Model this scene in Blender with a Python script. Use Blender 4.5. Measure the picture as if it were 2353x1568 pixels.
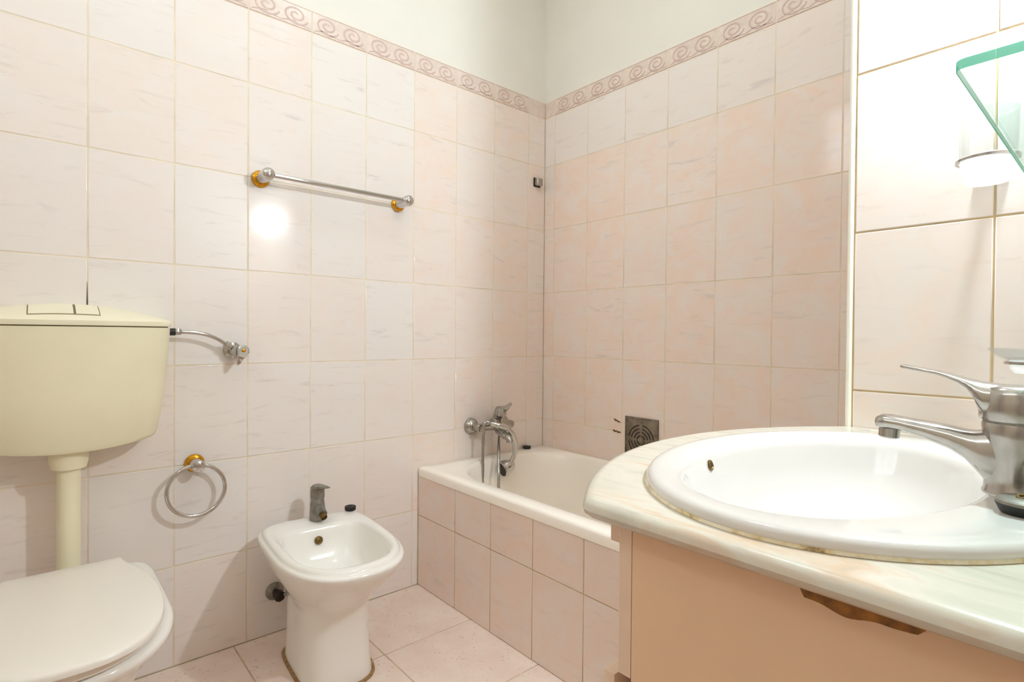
import bpy, bmesh, math, random
from mathutils import Vector, Matrix, noise as mnoise
random.seed(7)
scene = bpy.context.scene
for _o in list(bpy.data.objects):
    bpy.data.objects.remove(_o)
COL = scene.collection
PI = math.pi

# ------------------------------------------------------------------ camera
cam_d = bpy.data.cameras.new('camera')
cam_d.sensor_width = 36.0
cam_d.lens = 19.169
cam_d.clip_start = 0.005
cam = bpy.data.objects.new('camera', cam_d)
COL.objects.link(cam)
YAW, PITCH, ROLL = -0.8546, -0.0108, 0.0086
_r = Vector((math.cos(YAW), -math.sin(YAW), 0)); _f = Vector((math.sin(YAW), math.cos(YAW), 0)); _u = Vector((0, 0, 1))
_f, _u = _f * math.cos(PITCH) + _u * math.sin(PITCH), _u * math.cos(PITCH) - _f * math.sin(PITCH)
_r, _u = _r * math.cos(ROLL) + _u * math.sin(ROLL), _u * math.cos(ROLL) - _r * math.sin(ROLL)
_m = Matrix((( _r.x, _u.x, -_f.x, 1.8795), (_r.y, _u.y, -_f.y, -1.8356), (_r.z, _u.z, -_f.z, 0.9995), (0, 0, 0, 1)))
cam.matrix_world = _m
scene.camera = cam

# ------------------------------------------------------------------ world, exposure, light settings
world = bpy.data.worlds.new('world')
scene.world = world
world.use_nodes = True
world.node_tree.nodes['Background'].inputs[0].default_value = (0.02, 0.02, 0.02, 1)
world.node_tree.nodes['Background'].inputs[1].default_value = 1.0
vs = scene.view_settings
vs.view_transform = 'Standard'
vs.look = 'None'
vs.gamma = 1.0
vs.use_curve_mapping = False
vs.exposure = 0.13
LAMP_POS = (1.79, -0.708, 1.72)
LAMP_R = 0.027
LAMP_STRENGTH = 1500.0
LAMP_COLOR = (0.80, 0.92, 1.0)
CEIL_FILL_STRENGTH = 15.0
PANEL_FILL_STRENGTH = 4.2
PANEL_FILL_COLOR = (0.86, 0.94, 1.0)
CEIL_FILL_COLOR = (0.80, 0.93, 1.0)
scene.cycles.max_bounces = 11
scene.cycles.diffuse_bounces = 8
scene.cycles.glossy_bounces = 6
scene.cycles.transparent_max_bounces = 16
scene.cycles.caustics_reflective = False
scene.cycles.caustics_refractive = False
scene.cycles.sample_clamp_indirect = 6.0

# ------------------------------------------------------------------ materials
def lin(c):
    out = []
    for v in c[:3]:
        v /= 255.0
        out.append(v / 12.92 if v <= 0.04045 else ((v + 0.055) / 1.055) ** 2.4)
    return (*out, 1.0)

def new_mat(name):
    m = bpy.data.materials.new(name)
    m.use_nodes = True
    nt = m.node_tree
    return m, nt, nt.nodes['Principled BSDF']

def N(nt, t, **kw):
    n = nt.nodes.new(t)
    for k, v in kw.items():
        setattr(n, k, v)
    return n

def mixc(nt, fac, a, b):
    n = nt.nodes.new('ShaderNodeMix'); n.data_type = 'RGBA'
    for i, v in ((0, fac), (6, a), (7, b)):
        if hasattr(v, 'is_linked') or hasattr(v, 'links'):
            nt.links.new(v, n.inputs[i])
        else:
            n.inputs[i].default_value = v
    return n.outputs[2]

def ramp(nt, fac, stops):
    n = nt.nodes.new('ShaderNodeValToRGB')
    nt.links.new(fac, n.inputs[0])
    e = n.color_ramp.elements
    while len(e) < len(stops):
        e.new(0.5)
    for el, (p, c) in zip(e, stops):
        el.position = p
        el.color = c if len(c) == 4 else (*c, 1)
    return n.outputs[0]

def noise(nt, vec, scale, detail=3, rough=0.5, dist=0.0):
    n = nt.nodes.new('ShaderNodeTexNoise')
    n.inputs['Scale'].default_value = scale
    n.inputs['Detail'].default_value = detail
    n.inputs['Roughness'].default_value = rough
    n.inputs['Distortion'].default_value = dist
    if vec is not None:
        nt.links.new(vec, n.inputs['Vector'])
    return n.outputs[0]

def objvec(nt, scale=(1, 1, 1), rot=(0, 0, 0), per_object=False):
    tc = N(nt, 'ShaderNodeTexCoord')
    mp = N(nt, 'ShaderNodeMapping')
    mp.inputs['Scale'].default_value = scale
    mp.inputs['Rotation'].default_value = rot
    if per_object:
        oi = N(nt, 'ShaderNodeObjectInfo')
        mul = N(nt, 'ShaderNodeVectorMath', operation='SCALE')
        comb = N(nt, 'ShaderNodeCombineXYZ')
        nt.links.new(oi.outputs['Random'], comb.inputs[0])
        nt.links.new(oi.outputs['Random'], comb.inputs[2])
        comb.inputs[1].default_value = 0.3
        nt.links.new(comb.outputs[0], mul.inputs[0])
        mul.inputs['Scale'].default_value = 37.0
        add = N(nt, 'ShaderNodeVectorMath', operation='ADD')
        nt.links.new(tc.outputs['Object'], add.inputs[0])
        nt.links.new(mul.outputs[0], add.inputs[1])
        nt.links.new(add.outputs[0], mp.inputs[0])
    else:
        nt.links.new(tc.outputs['Object'], mp.inputs[0])
    return mp.outputs[0]

def plain(name, rgb, rough=0.4, metal=0.0, var=0.0, vscale=8.0, spec=0.5, rough_var=0.0, bump=0.0, bscale=60):
    m, nt, b = new_mat(name)
    b.inputs['Base Color'].default_value = lin(rgb)
    b.inputs['Roughness'].default_value = rough
    b.inputs['Metallic'].default_value = metal
    b.inputs['Specular IOR Level'].default_value = spec
    v = objvec(nt)
    if var > 0:
        f = noise(nt, v, vscale, 4, 0.6)
        lo = [max(0, c * (1 - var)) for c in rgb]
        hi = [min(255, c * (1 + var * 0.5)) for c in rgb]
        nt.links.new(ramp(nt, f, [(0.3, lin(lo)), (0.7, lin(hi))]), b.inputs['Base Color'])
    if rough_var > 0:
        f = noise(nt, v, vscale * 3, 4, 0.7)
        r = N(nt, 'ShaderNodeMapRange')
        nt.links.new(f, r.inputs[0])
        r.inputs[1].default_value = 0.3; r.inputs[2].default_value = 0.7
        r.inputs[3].default_value = rough; r.inputs[4].default_value = rough + rough_var
        nt.links.new(r.outputs[0], b.inputs['Roughness'])
    if bump > 0:
        f = noise(nt, v, bscale, 3, 0.6)
        bp = N(nt, 'ShaderNodeBump')
        bp.inputs['Strength'].default_value = bump
        bp.inputs['Distance'].default_value = 0.002
        nt.links.new(f, bp.inputs['Height'])
        nt.links.new(bp.outputs[0], b.inputs['Normal'])
    return m

def make_tile_mat(name, pale, pink, grey, vein_scale=1.0):
    # pale glazed ceramic with pink clouds and faint slanting grey veins; object colour red = how pink, green = how veined
    m, nt, b = new_mat(name)
    v = objvec(nt, (1, 1, 1), (0, 0.35, 0), True)
    vs_ = objvec(nt, (1.6, 1, 9.0), (0, 0.42, 0), True)
    oi = N(nt, 'ShaderNodeObjectInfo')
    sep = N(nt, 'ShaderNodeSeparateColor')
    nt.links.new(oi.outputs['Color'], sep.inputs[0])
    cloud = noise(nt, v, 11 * vein_scale, 5, 0.62, 0.9)
    cl = N(nt, 'ShaderNodeMapRange'); nt.links.new(cloud, cl.inputs[0])
    cl.inputs[1].default_value = 0.34; cl.inputs[2].default_value = 0.68
    cl.inputs[3].default_value = 0.32; cl.inputs[4].default_value = 1.0
    mul = N(nt, 'ShaderNodeMath', operation='MULTIPLY')
    nt.links.new(cl.outputs[0], mul.inputs[0]); nt.links.new(sep.outputs[0], mul.inputs[1])
    c1 = mixc(nt, mul.outputs[0], lin(pale), lin(pink))
    vein = noise(nt, vs_, 4.5 * vein_scale, 6, 0.66, 0.6)
    vr = N(nt, 'ShaderNodeMapRange'); nt.links.new(vein, vr.inputs[0])
    vr.inputs[1].default_value = 0.56; vr.inputs[2].default_value = 0.74
    mul2 = N(nt, 'ShaderNodeMath', operation='MULTIPLY')
    nt.links.new(vr.outputs[0], mul2.inputs[0]); nt.links.new(sep.outputs[1], mul2.inputs[1])
    c2 = mixc(nt, mul2.outputs[0], c1, lin(grey))
    nt.links.new(c2, b.inputs['Base Color'])
    b.inputs['Roughness'].default_value = 0.08
    b.inputs['Specular IOR Level'].default_value = 0.5
    f = noise(nt, v, 5, 2, 0.5)
    bp = N(nt, 'ShaderNodeBump')
    bp.inputs['Strength'].default_value = 0.05
    bp.inputs['Distance'].default_value = 0.01
    nt.links.new(f, bp.inputs['Height'])
    nt.links.new(bp.outputs[0], b.inputs['Normal'])
    return m

M = {}
M['tile'] = make_tile_mat('wall_tile_glaze', (230, 225, 221), (236, 211, 194), (207, 196, 191))
M['border'] = plain('border_tile_glaze', (224, 208, 198), 0.2, var=0.05, vscale=30)
M['scroll'] = plain('border_scroll_glaze', (207, 182, 171), 0.25, var=0.06, vscale=60)
M['grout'] = plain('wall_grout', (226, 212, 186), 0.7, var=0.08, vscale=9)
M['grout_old'] = plain('yellowed_grout', (196, 172, 128), 0.8, var=0.14, vscale=9)
M['grout_floor'] = plain('floor_grout', (198, 178, 150), 0.85, var=0.12, vscale=12)
M['paint'] = plain('cream_wall_paint', (229, 226, 217), 0.75, var=0.015, vscale=3)
M['ceiling'] = plain('white_ceiling_paint', (247, 244, 236), 0.8, var=0.01, vscale=3)
M['trim'] = plain('white_plastic_trim', (246, 244, 232), 0.3)
M['plain_tile'] = plain('plain_tile_glaze', (205, 194, 186), 0.16, var=0.03, vscale=5)
M['ceramic'] = plain('white_sanitary_ceramic', (236, 233, 227), 0.09, var=0.008, vscale=3)
M['basin'] = plain('basin_ceramic', (216, 212, 207), 0.09, var=0.006, vscale=3)
M['lid'] = plain('white_seat_plastic', (236, 230, 221), 0.3, var=0.01, vscale=3)
M['ivory'] = plain('aged_ivory_plastic', (232, 225, 195), 0.38, var=0.03, vscale=2.5)
M['ivory_lid'] = plain('ivory_lid_plastic', (238, 232, 205), 0.34, var=0.02, vscale=2.5)
M['gap'] = plain('dark_gap', (120, 108, 78), 0.8)
M['tub'] = plain('cream_tub_enamel', (249, 242, 232), 0.15, var=0.01, vscale=2)
M['chrome'] = plain('chrome', (205, 203, 200), 0.08, metal=1.0)
M['worn_chrome'] = plain('worn_chrome', (178, 174, 168), 0.13, metal=1.0, var=0.08, vscale=30, rough_var=0.14)
M['dull_chrome'] = plain('limescaled_chrome', (150, 146, 138), 0.38, metal=0.85, var=0.2, vscale=50, rough_var=0.2)
M['gold'] = plain('gold_plated_metal', (222, 160, 48), 0.16, metal=1.0, var=0.08, vscale=60)
M['brass'] = plain('tarnished_brass', (120, 96, 52), 0.4, metal=0.8, var=0.25, vscale=120)
M['dark_metal'] = plain('blackened_metal', (58, 48, 40), 0.5, metal=0.6, var=0.2, vscale=60)
M['rubber'] = plain('black_rubber', (24, 23, 22), 0.55, var=0.1, vscale=40)
M['grey_rubber'] = plain('greyed_rubber', (128, 122, 110), 0.5, metal=0.3, var=0.15, vscale=60)
M['plate'] = plain('corroded_steel', (140, 128, 112), 0.42, metal=0.7, var=0.25, vscale=45, rough_var=0.2)
M['slot'] = plain('dark_slot', (62, 50, 38), 0.8, var=0.2, vscale=50)
M['seal'] = plain('brown_sealant', (158, 124, 82), 0.7, var=0.3, vscale=80)
M['door_wood'] = plain('cream_door_paint', (226, 214, 196), 0.4, var=0.03, vscale=9)
M['stain'] = plain('brown_stain', (104, 70, 34), 0.8, var=0.3, vscale=160)
M['glue'] = plain('dried_brown_glue', (150, 98, 36), 0.6, var=0.35, vscale=70)
M['black_stain'] = plain('black_mould', (66, 52, 40), 0.8, var=0.4, vscale=120)
M['cabinet'] = plain('pink_beige_laminate', (234, 198, 164), 0.42, var=0.02, vscale=5)
M['cabinet_edge'] = plain('pale_laminate_edging', (236, 210, 188), 0.4, var=0.02, vscale=10)
M['carcass'] = plain('chipboard_carcass', (196, 158, 110), 0.7, var=0.1, vscale=60)

def make_caulk():
    m, nt, b = new_mat('yellowed_caulk')
    f = noise(nt, objvec(nt), 30, 5, 0.65)
    nt.links.new(ramp(nt, f, [(0.34, lin((132, 96, 44))), (0.42, lin((214, 194, 146))), (0.55, lin((232, 222, 198)))]), b.inputs['Base Color'])
    b.inputs['Roughness'].default_value = 0.5
    return m
M['caulk'] = make_caulk()

def make_marble():
    m, nt, b = new_mat('cream_marble')
    v = objvec(nt, (1.2, 4.0, 1.2), (0, 0, 0.5))
    f = noise(nt, v, 5.0, 6, 0.6, 1.2)
    c = ramp(nt, f, [(0.28, lin((182, 178, 164))), (0.42, lin((204, 199, 184))), (0.56, lin((213, 207, 193))), (0.70, lin((208, 184, 158))), (0.8, lin((184, 178, 166)))])
    nt.links.new(c, b.inputs['Base Color'])
    b.inputs['Roughness'].default_value = 0.22
    return m
M['marble'] = make_marble()

def make_floor_tile():
    m, nt, b = new_mat('speckled_floor_tile')
    v = objvec(nt, (1, 1, 1), (0, 0, 0), True)
    cl = noise(nt, v, 7, 4, 0.6)
    base = ramp(nt, cl, [(0.35, lin((232, 217, 205))), (0.7, lin((224, 200, 188)))])
    vo = N(nt, 'ShaderNodeTexVoronoi')
    vo.inputs['Scale'].default_value = 75
    nt.links.new(v, vo.inputs['Vector'])
    n2 = noise(nt, v, 26, 4, 0.7)
    ad = N(nt, 'ShaderNodeMath', operation='ADD')
    nt.links.new(vo.outputs['Distance'], ad.inputs[0]); nt.links.new(n2, ad.inputs[1])
    fac = ramp(nt, ad.outputs[0], [(0.58, (0.5, 0.5, 0.5, 1)), (0.70, (0, 0, 0, 1))])
    c = mixc(nt, fac, base, lin((178, 150, 138)))
    nt.links.new(c, b.inputs['Base Color'])
    b.inputs['Roughness'].default_value = 0.32
    return m
M['floor'] = make_floor_tile()

def make_glass(name, tint, gloss=0.06):
    m = bpy.data.materials.new(name)
    m.use_nodes = True
    nt = m.node_tree
    nt.nodes.clear()
    out = N(nt, 'ShaderNodeOutputMaterial')
    tr = N(nt, 'ShaderNodeBsdfTransparent'); tr.inputs[0].default_value = lin(tint)
    gl = N(nt, 'ShaderNodeBsdfGlossy'); gl.inputs['Roughness'].default_value = 0.03
    lw = N(nt, 'ShaderNodeLayerWeight'); lw.inputs[0].default_value = 0.35
    mr = N(nt, 'ShaderNodeMapRange')
    nt.links.new(lw.outputs['Fresnel'], mr.inputs[0])
    mr.inputs[3].default_value = gloss * 0.3; mr.inputs[4].default_value = 0.28
    mx = N(nt, 'ShaderNodeMixShader')
    nt.links.new(mr.outputs[0], mx.inputs[0]); nt.links.new(tr.outputs[0], mx.inputs[1]); nt.links.new(gl.outputs[0], mx.inputs[2])
    nt.links.new(mx.outputs[0], out.inputs[0])
    return m
M['glass'] = make_glass('clear_glass', (250, 252, 252))
M['shelf_glass'] = make_glass('green_tinted_glass', (238, 249, 246))

def make_frosted(name, col, transp):
    m = bpy.data.materials.new(name)
    m.use_nodes = True
    nt = m.node_tree
    nt.nodes.clear()
    out = N(nt, 'ShaderNodeOutputMaterial')
    tr = N(nt, 'ShaderNodeBsdfTransparent')
    df = N(nt, 'ShaderNodeBsdfDiffuse'); df.inputs[0].default_value = lin(col)
    tl = N(nt, 'ShaderNodeBsdfTranslucent'); tl.inputs[0].default_value = lin(col)
    m1 = N(nt, 'ShaderNodeMixShader'); m1.inputs[0].default_value = 0.5
    nt.links.new(df.outputs[0], m1.inputs[1]); nt.links.new(tl.outputs[0], m1.inputs[2])
    m2 = N(nt, 'ShaderNodeMixShader'); m2.inputs[0].default_value = transp
    nt.links.new(m1.outputs[0], m2.inputs[1]); nt.links.new(tr.outputs[0], m2.inputs[2])
    nt.links.new(m2.outputs[0], out.inputs[0])
    return m
M['frosted'] = make_frosted('frosted_glass', (236, 237, 234), 0.5)
M['frosted_base'] = make_frosted('frosted_glass_base', (240, 240, 236), 0.15)
M['glass_edge'] = make_frosted('green_glass_edge', (98, 184, 154), 0.08)

def make_emit(name, col, strength):
    m = bpy.data.materials.new(name)
    m.use_nodes = True
    nt = m.node_tree
    nt.nodes.clear()
    out = N(nt, 'ShaderNodeOutputMaterial')
    e = N(nt, 'ShaderNodeEmission')
    e.inputs[0].default_value = (*col, 1)
    e.inputs[1].default_value = strength
    nt.links.new(e.outputs[0], out.inputs[0])
    return m
M['lamp'] = make_emit('lit_lamp_globe', LAMP_COLOR, LAMP_STRENGTH)
M['window_glow'] = make_emit('daylit_frosted_pane', PANEL_FILL_COLOR, PANEL_FILL_STRENGTH)
M['ceil_lamp'] = make_emit('lit_ceiling_diffuser', CEIL_FILL_COLOR, CEIL_FILL_STRENGTH)

# ------------------------------------------------------------------ geometry helpers
class MB:
    def __init__(self):
        self.v = []; self.f = []
    def add(self, vs, fs):
        k = len(self.v)
        self.v += [Vector(p) for p in vs]
        self.f += [tuple(i + k for i in f) for f in fs]
        return self
    def xform(self, mat):
        self.v = [mat @ p for p in self.v]
        return self
    def build(self, name, mat, parent=None, angle=38, smooth=True, loc=None):
        off = Vector((0, 0, 0))
        if parent is not None:
            p = parent
            while p is not None:
                off += Vector(p.location); p = p.parent
        if loc is not None:
            off = off + Vector(loc) if parent is None else off
        me = bpy.data.meshes.new(name)
        me.from_pydata([tuple(p - off) for p in self.v], [], self.f)
        bm = bmesh.new(); bm.from_mesh(me)
        bmesh.ops.remove_doubles(bm, verts=bm.verts, dist=1e-6)
        bmesh.ops.recalc_face_normals(bm, faces=bm.faces)
        bm.to_mesh(me); bm.free()
        if smooth:
            me.polygons.foreach_set('use_smooth', [True] * len(me.polygons))
            me.set_sharp_from_angle(angle=math.radians(angle))
        if isinstance(mat, (list, tuple)):
            for mm in mat: me.materials.append(M[mm])
        else:
            me.materials.append(M[mat])
        o = bpy.data.objects.new(name, me)
        COL.objects.link(o)
        if parent is not None:
            o.parent = parent
        elif loc is not None:
            o.location = loc
        return o

def tag(o, label, cat, group=None, kind=None):
    o['label'] = label; o['category'] = cat
    if group: o['group'] = group
    if kind: o['kind'] = kind
    return o

def thing(name, loc, label, cat, group=None):
    o = bpy.data.objects.new(name, None)
    COL.objects.link(o)
    o.empty_display_size = 0.05
    o.location = loc
    return tag(o, label, cat, group)

def loft(rings, cap0=True, cap1=True, closed=True):
    n = len(rings[0])
    vs = [p for r in rings for p in r]
    fs = []
    for k in range(len(rings) - 1):
        a, b = k * n, (k + 1) * n
        for i in range(n if closed else n - 1):
            j = (i + 1) % n
            fs.append((a + i, a + j, b + j, b + i))
    if cap0: fs.append(tuple(reversed(range(n))))
    if cap1: fs.append(tuple(range((len(rings) - 1) * n, len(rings) * n)))
    return vs, fs

def lathe(prof, n=28, mat=None, cap0=True, cap1=True):
    rings = []
    for r, z in prof:
        rings.append([Vector((max(r, 1e-5) * math.cos(2 * PI * i / n), max(r, 1e-5) * math.sin(2 * PI * i / n), z)) for i in range(n)])
    vs, fs = loft(rings, cap0, cap1)
    if mat is not None: vs = [mat @ v for v in vs]
    return vs, fs

def axis_mat(origin, direction):
    d = Vector(direction).normalized()
    q = Vector((0, 0, 1)).rotation_difference(d)
    return Matrix.Translation(Vector(origin)) @ q.to_matrix().to_4x4()

def catmull(pts, per=8):
    P = [Vector(p) for p in pts]
    P = [P[0] * 2 - P[1]] + P + [P[-1] * 2 - P[-2]]
    out = []
    for i in range(1, len(P) - 2):
        for k in range(per):
            t = k / per
            a, b, c, d = P[i - 1], P[i], P[i + 1], P[i + 2]
            out.append(0.5 * ((2 * b) + (c - a) * t + (2 * a - 5 * b + 4 * c - d) * t * t + (3 * b - a - 3 * c + d) * t ** 3))
    out.append(P[-2])
    return out

def tube(path, rad, n=12, closed=False, ry=1.0):
    P = [Vector(p) for p in path]
    m = len(P)
    rad = rad if isinstance(rad, (list, tuple)) else [rad] * m
    T = []
    for i in range(m):
        a = P[(i - 1) % m] if (closed or i > 0) else P[i]
        b = P[(i + 1) % m] if (closed or i < m - 1) else P[i]
        T.append((b - a).normalized())
    ref = Vector((0, 0, 1)) if abs(T[0].z) < 0.9 else Vector((1, 0, 0))
    nrm = (ref - T[0] * ref.dot(T[0])).normalized()
    rings = []
    for i in range(m):
        if i > 0:
            q = T[i - 1].rotation_difference(T[i])
            nrm = q @ nrm
            nrm = (nrm - T[i] * nrm.dot(T[i])).normalized()
        bn = T[i].cross(nrm)
        rings.append([P[i] + (nrm * math.cos(2 * PI * k / n) + bn * math.sin(2 * PI * k / n) * ry) * rad[i] for k in range(n)])
    if closed:
        rings.append(rings[0])
        return loft(rings, False, False)
    return loft(rings)

def rbox(x0, x1, y0, y1, z0, z1, b=0.0, seg=2):
    bm = bmesh.new()
    bmesh.ops.create_cube(bm, size=1)
    for v in bm.verts:
        v.co = Vector(((x0 + x1) / 2 + v.co.x * (x1 - x0), (y0 + y1) / 2 + v.co.y * (y1 - y0), (z0 + z1) / 2 + v.co.z * (z1 - z0)))
    if b > 0:
        bmesh.ops.bevel(bm, geom=list(bm.edges), offset=b, segments=seg, profile=0.5, affect='EDGES')
    bm.verts.index_update()
    vs = [v.co.copy() for v in bm.verts]
    fs = [tuple(v.index for v in f.verts) for f in bm.faces]
    bm.free()
    return vs, fs

def sphere(c, r, n=20, m=12, sc=(1, 1, 1)):
    rings = []
    for k in range(m + 1):
        a = PI * k / m
        rr = max(math.sin(a), 1e-4)
        rings.append([Vector((c[0] + sc[0] * r * rr * math.cos(2 * PI * i / n), c[1] + sc[1] * r * rr * math.sin(2 * PI * i / n), c[2] - sc[2] * r * math.cos(a))) for i in range(n)])
    return loft(rings)

def egg(xb, xf, xm, hw, yc, z, pb=2.0, pf=2.0, n=64):
    out = []
    for i in range(n):
        t = 2 * PI * i / n
        c, s = math.cos(t), math.sin(t)
        p = pf if c >= 0 else pb
        L = (xf - xm) if c >= 0 else (xm - xb)
        out.append(Vector((xm + math.copysign(abs(c) ** (2 / p), c) * L, yc + math.copysign(abs(s) ** (2 / p), s) * hw, z)))
    return out

def rrect(x0, x1, y0, y1, r, z, nc=8, ns=6):
    r = [r] * 4 if not isinstance(r, (list, tuple)) else r     # corners: (x1,y1),(x0,y1),(x0,y0),(x1,y0)
    cs = [(x1 - r[0], y1 - r[0], 0, r[0]), (x0 + r[1], y1 - r[1], PI / 2, r[1]), (x0 + r[2], y0 + r[2], PI, r[2]), (x1 - r[3], y0 + r[3], 1.5 * PI, r[3])]
    arcs = []
    for cx, cy, a0, rr in cs:
        arcs.append([Vector((cx + rr * math.cos(a0 + PI / 2 * k / nc), cy + rr * math.sin(a0 + PI / 2 * k / nc), z)) for k in range(nc + 1)])
    out = []
    for i in range(4):
        out += arcs[i]
        a, b = arcs[i][-1], arcs[(i + 1) % 4][0]
        out += [a.lerp(b, k / (ns + 1)) for k in range(1, ns + 1)]
    return out

# ------------------------------------------------------------------ tiles
_tile_cache = {}
def tile_mesh(w, h, mat, t=0.008, b=0.0018):
    key = (round(w, 4), round(h, 4), mat)
    if key in _tile_cache: return _tile_cache[key]
    bm = bmesh.new()
    bmesh.ops.create_cube(bm, size=1)
    for v in bm.verts:
        v.co = Vector((v.co.x * w, (v.co.y + 0.5) * t, v.co.z * h))
    front = [f for f in bm.faces if f.normal.y < -0.9 or all(abs(v.co.y) < 1e-6 for v in f.verts)]
    edges = [e for f in front for e in f.edges]
    bmesh.ops.bevel(bm, geom=edges, offset=b, segments=2, profile=0.5, affect='EDGES')
    me = bpy.data.meshes.new('tile')
    bm.normal_update()
    bm.to_mesh(me)
    for p in me.polygons:
        p.use_smooth = p.area < 0.3 * w * h and abs(p.normal.y) > 0.05
    bm.free()
    me.materials.append(M[mat])
    _tile_cache[key] = me
    return me

def put_tile(parent, name, mat, u0, u1, z0, z1, place, color=None, gap=0.0026, jitter=0.0025):
    w, h = u1 - u0 - gap, z1 - z0 - gap
    if w < 0.006 or h < 0.006: return None
    o = bpy.data.objects.new(name, tile_mesh(w, h, mat))
    COL.objects.link(o)
    o.parent = parent
    p, rz = place((u0 + u1) / 2, (z0 + z1) / 2)
    o.location = Vector(p) - Vector(parent.location)
    o.rotation_euler = (random.uniform(-jitter, jitter) * 0.6, 0, rz + random.uniform(-jitter, jitter))
    o.color = (*(color or (0.5, 0.5, 0.5)), 1)
    return o

ZR = [0.0, 0.3, 0.6, 0.9, 1.2, 1.5, 1.8, 2.0335]
W = 0.20307
Z_TOP = 2.109

def scroll_mesh():
    # two opposed spirals joined by a wave, with thin lines above and below
    mb = MB()
    def ribbon(pts, w, y0=-0.0009):
        vs = []; fs = []
        for i, p in enumerate(pts):
            a = pts[max(i - 1, 0)]; b = pts[min(i + 1, len(pts) - 1)]
            d = Vector((b[0] - a[0], b[1] - a[1])).normalized()
            nx, nz = -d.y * w / 2, d.x * w / 2
            vs += [(p[0] + nx, 0.0004, p[1] + nz), (p[0] + nx * 0.6, y0, p[1] + nz * 0.6), (p[0] - nx * 0.6, y0, p[1] - nz * 0.6), (p[0] - nx, 0.0004, p[1] - nz)]
        for i in range(len(pts) - 1):
            for k in range(3):
                fs.append((i * 4 + k, i * 4 + k + 1, i * 4 + 5 + k, i * 4 + 4 + k))
        mb.add(vs, fs)
    for cx, sg in ((-0.047, 1), (0.047, 1)):
        pts = []
        for k in range(44):
            t = k / 43
            a = -PI * 0.9 + t * 2 * PI * 1.9
            r = 0.029 * (1 - t) + 0.005
            pts.append((cx - math.cos(a) * r * 1.25, 0.002 + sg * math.sin(a) * r * 0.95))
        ribbon(pts, 0.0075)
        pts = []
        for k in range(16):
            t = k / 15
            pts.append((cx - 0.047 + 0.094 * t, -0.0285 + 0.010 * math.sin(PI * t) * (1 if t < 0.5 else 0.4)))
        ribbon(pts, 0.004)
    for z in (-0.0345, 0.0345):
        ribbon([(-0.099, z), (0.099, z)], 0.0036)
    me_o = mb.build('scroll_template', 'scroll', angle=60)
    me = me_o.data
    bpy.data.objects.remove(me_o)
    return me
SCROLL = scroll_mesh()

def tile_wall(parent, cols, place, pinkness, zrows, skip=None, border=True):
    for u0, u1 in zip(cols[:-1], cols[1:]):
        for z0, z1 in zip(zrows[:-1], zrows[1:]):
            if skip and skip((u0 + u1) / 2, z0, z1): continue
            pk = pinkness((u0 + u1) / 2, (z0 + z1) / 2)
            put_tile(parent, 'tile', 'tile', u0, u1, z0, z1, place, (min(1, max(0, pk + random.uniform(-0.2, 0.2))), random.uniform(0.3, 0.9), random.random()))
        if border:
            bt = put_tile(parent, 'border_tile', 'border', u0, u1, ZR[-1], Z_TOP, place, gap=0.0018)
            if bt is not None and u1 - u0 > 0.19:
                s = bpy.data.objects.new('scroll', SCROLL)
                COL.objects.link(s)
                s.parent = bt

def struct(name, mb, mat, label, loc=(0, 0, 0), cat='wall'):
    o = mb.build(name, mat, loc=loc, smooth=False)
    return tag(o, label, cat, kind='structure')

# ------------------------------------------------------------------ room shell
XR, YB, H = 1.95, -2.62, 2.8
wl = struct('wall_left', MB().add(*rbox(-0.12, -0.004, YB - 0.12, 0.12, 0, H)), 'paint', 'long pale tiled wall with towel rail and cistern, cream paint above the border')
wb = struct('wall_back', MB().add(*rbox(-0.004, XR + 0.12, 0.004, 0.12, 0, H)), 'paint', 'pinkish tiled end wall behind the bathtub, cream paint above the border')
wp = struct('wall_partition', MB().add(*rbox(1.5125, XR, -0.654, 0.004, 0, H)), 'paint', 'bright near wall stub behind the washbasin tap')
wr = struct('wall_right', MB().add(*rbox(XR, XR + 0.12, YB - 0.12, -0.654, 0, H)), 'paint', 'wall behind the tap and glass shelf')
wk = struct('wall_rear', MB().add(*rbox(-0.004, XR, YB - 0.12, YB, 0, H)), 'paint', 'wall behind the photographer')
fl = struct('floor', MB().add(*rbox(-0.004, XR, YB, 0.004, -0.12, -0.0010)), 'grout_floor', 'pale speckled pink floor of large square tiles', cat='floor')
cl = struct('ceiling', MB().add(*rbox(-0.12, XR + 0.12, YB - 0.12, 0.12, H, H + 0.1)), 'ceiling', 'plain white ceiling', cat='ceiling')

MB().add(*rbox(-0.0045, -0.0009, YB, 0, 0, Z_TOP)).build('grout', 'grout', wl, smooth=False)
MB().add(*rbox(0, 1.5125, 0.0009, 0.0045, 0, Z_TOP)).build('grout', 'grout', wb, smooth=False)
MB().add(*rbox(1.5125, XR, -0.6566, -0.6535, 0, Z_TOP)).build('grout', 'grout_old', wp, smooth=False)
# surfaces outside the frame: plain glazed facing with a border band
MB().add(*rbox(XR - 0.004, XR + 0.001, YB, -0.658, 0, 2.0335)).build('tile_facing', 'plain_tile', wr, smooth=False)
MB().add(*rbox(XR - 0.004, XR + 0.001, YB, -0.658, 2.0335, Z_TOP)).build('border_band', 'border', wr, smooth=False)
MB().add(*rbox(0, XR, YB - 0.001, YB + 0.004, 0, 2.0335)).build('tile_facing', 'plain_tile', wk, smooth=False)
MB().add(*rbox(0, XR, YB - 0.001, YB + 0.004, 2.0335, Z_TOP)).build('border_band', 'border', wk, smooth=False)
MB().add(*rbox(1.508, 1.513, -0.648, 0, 0.4, 2.0335)).build('tile_facing', 'plain_tile', wp, smooth=False)

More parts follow.
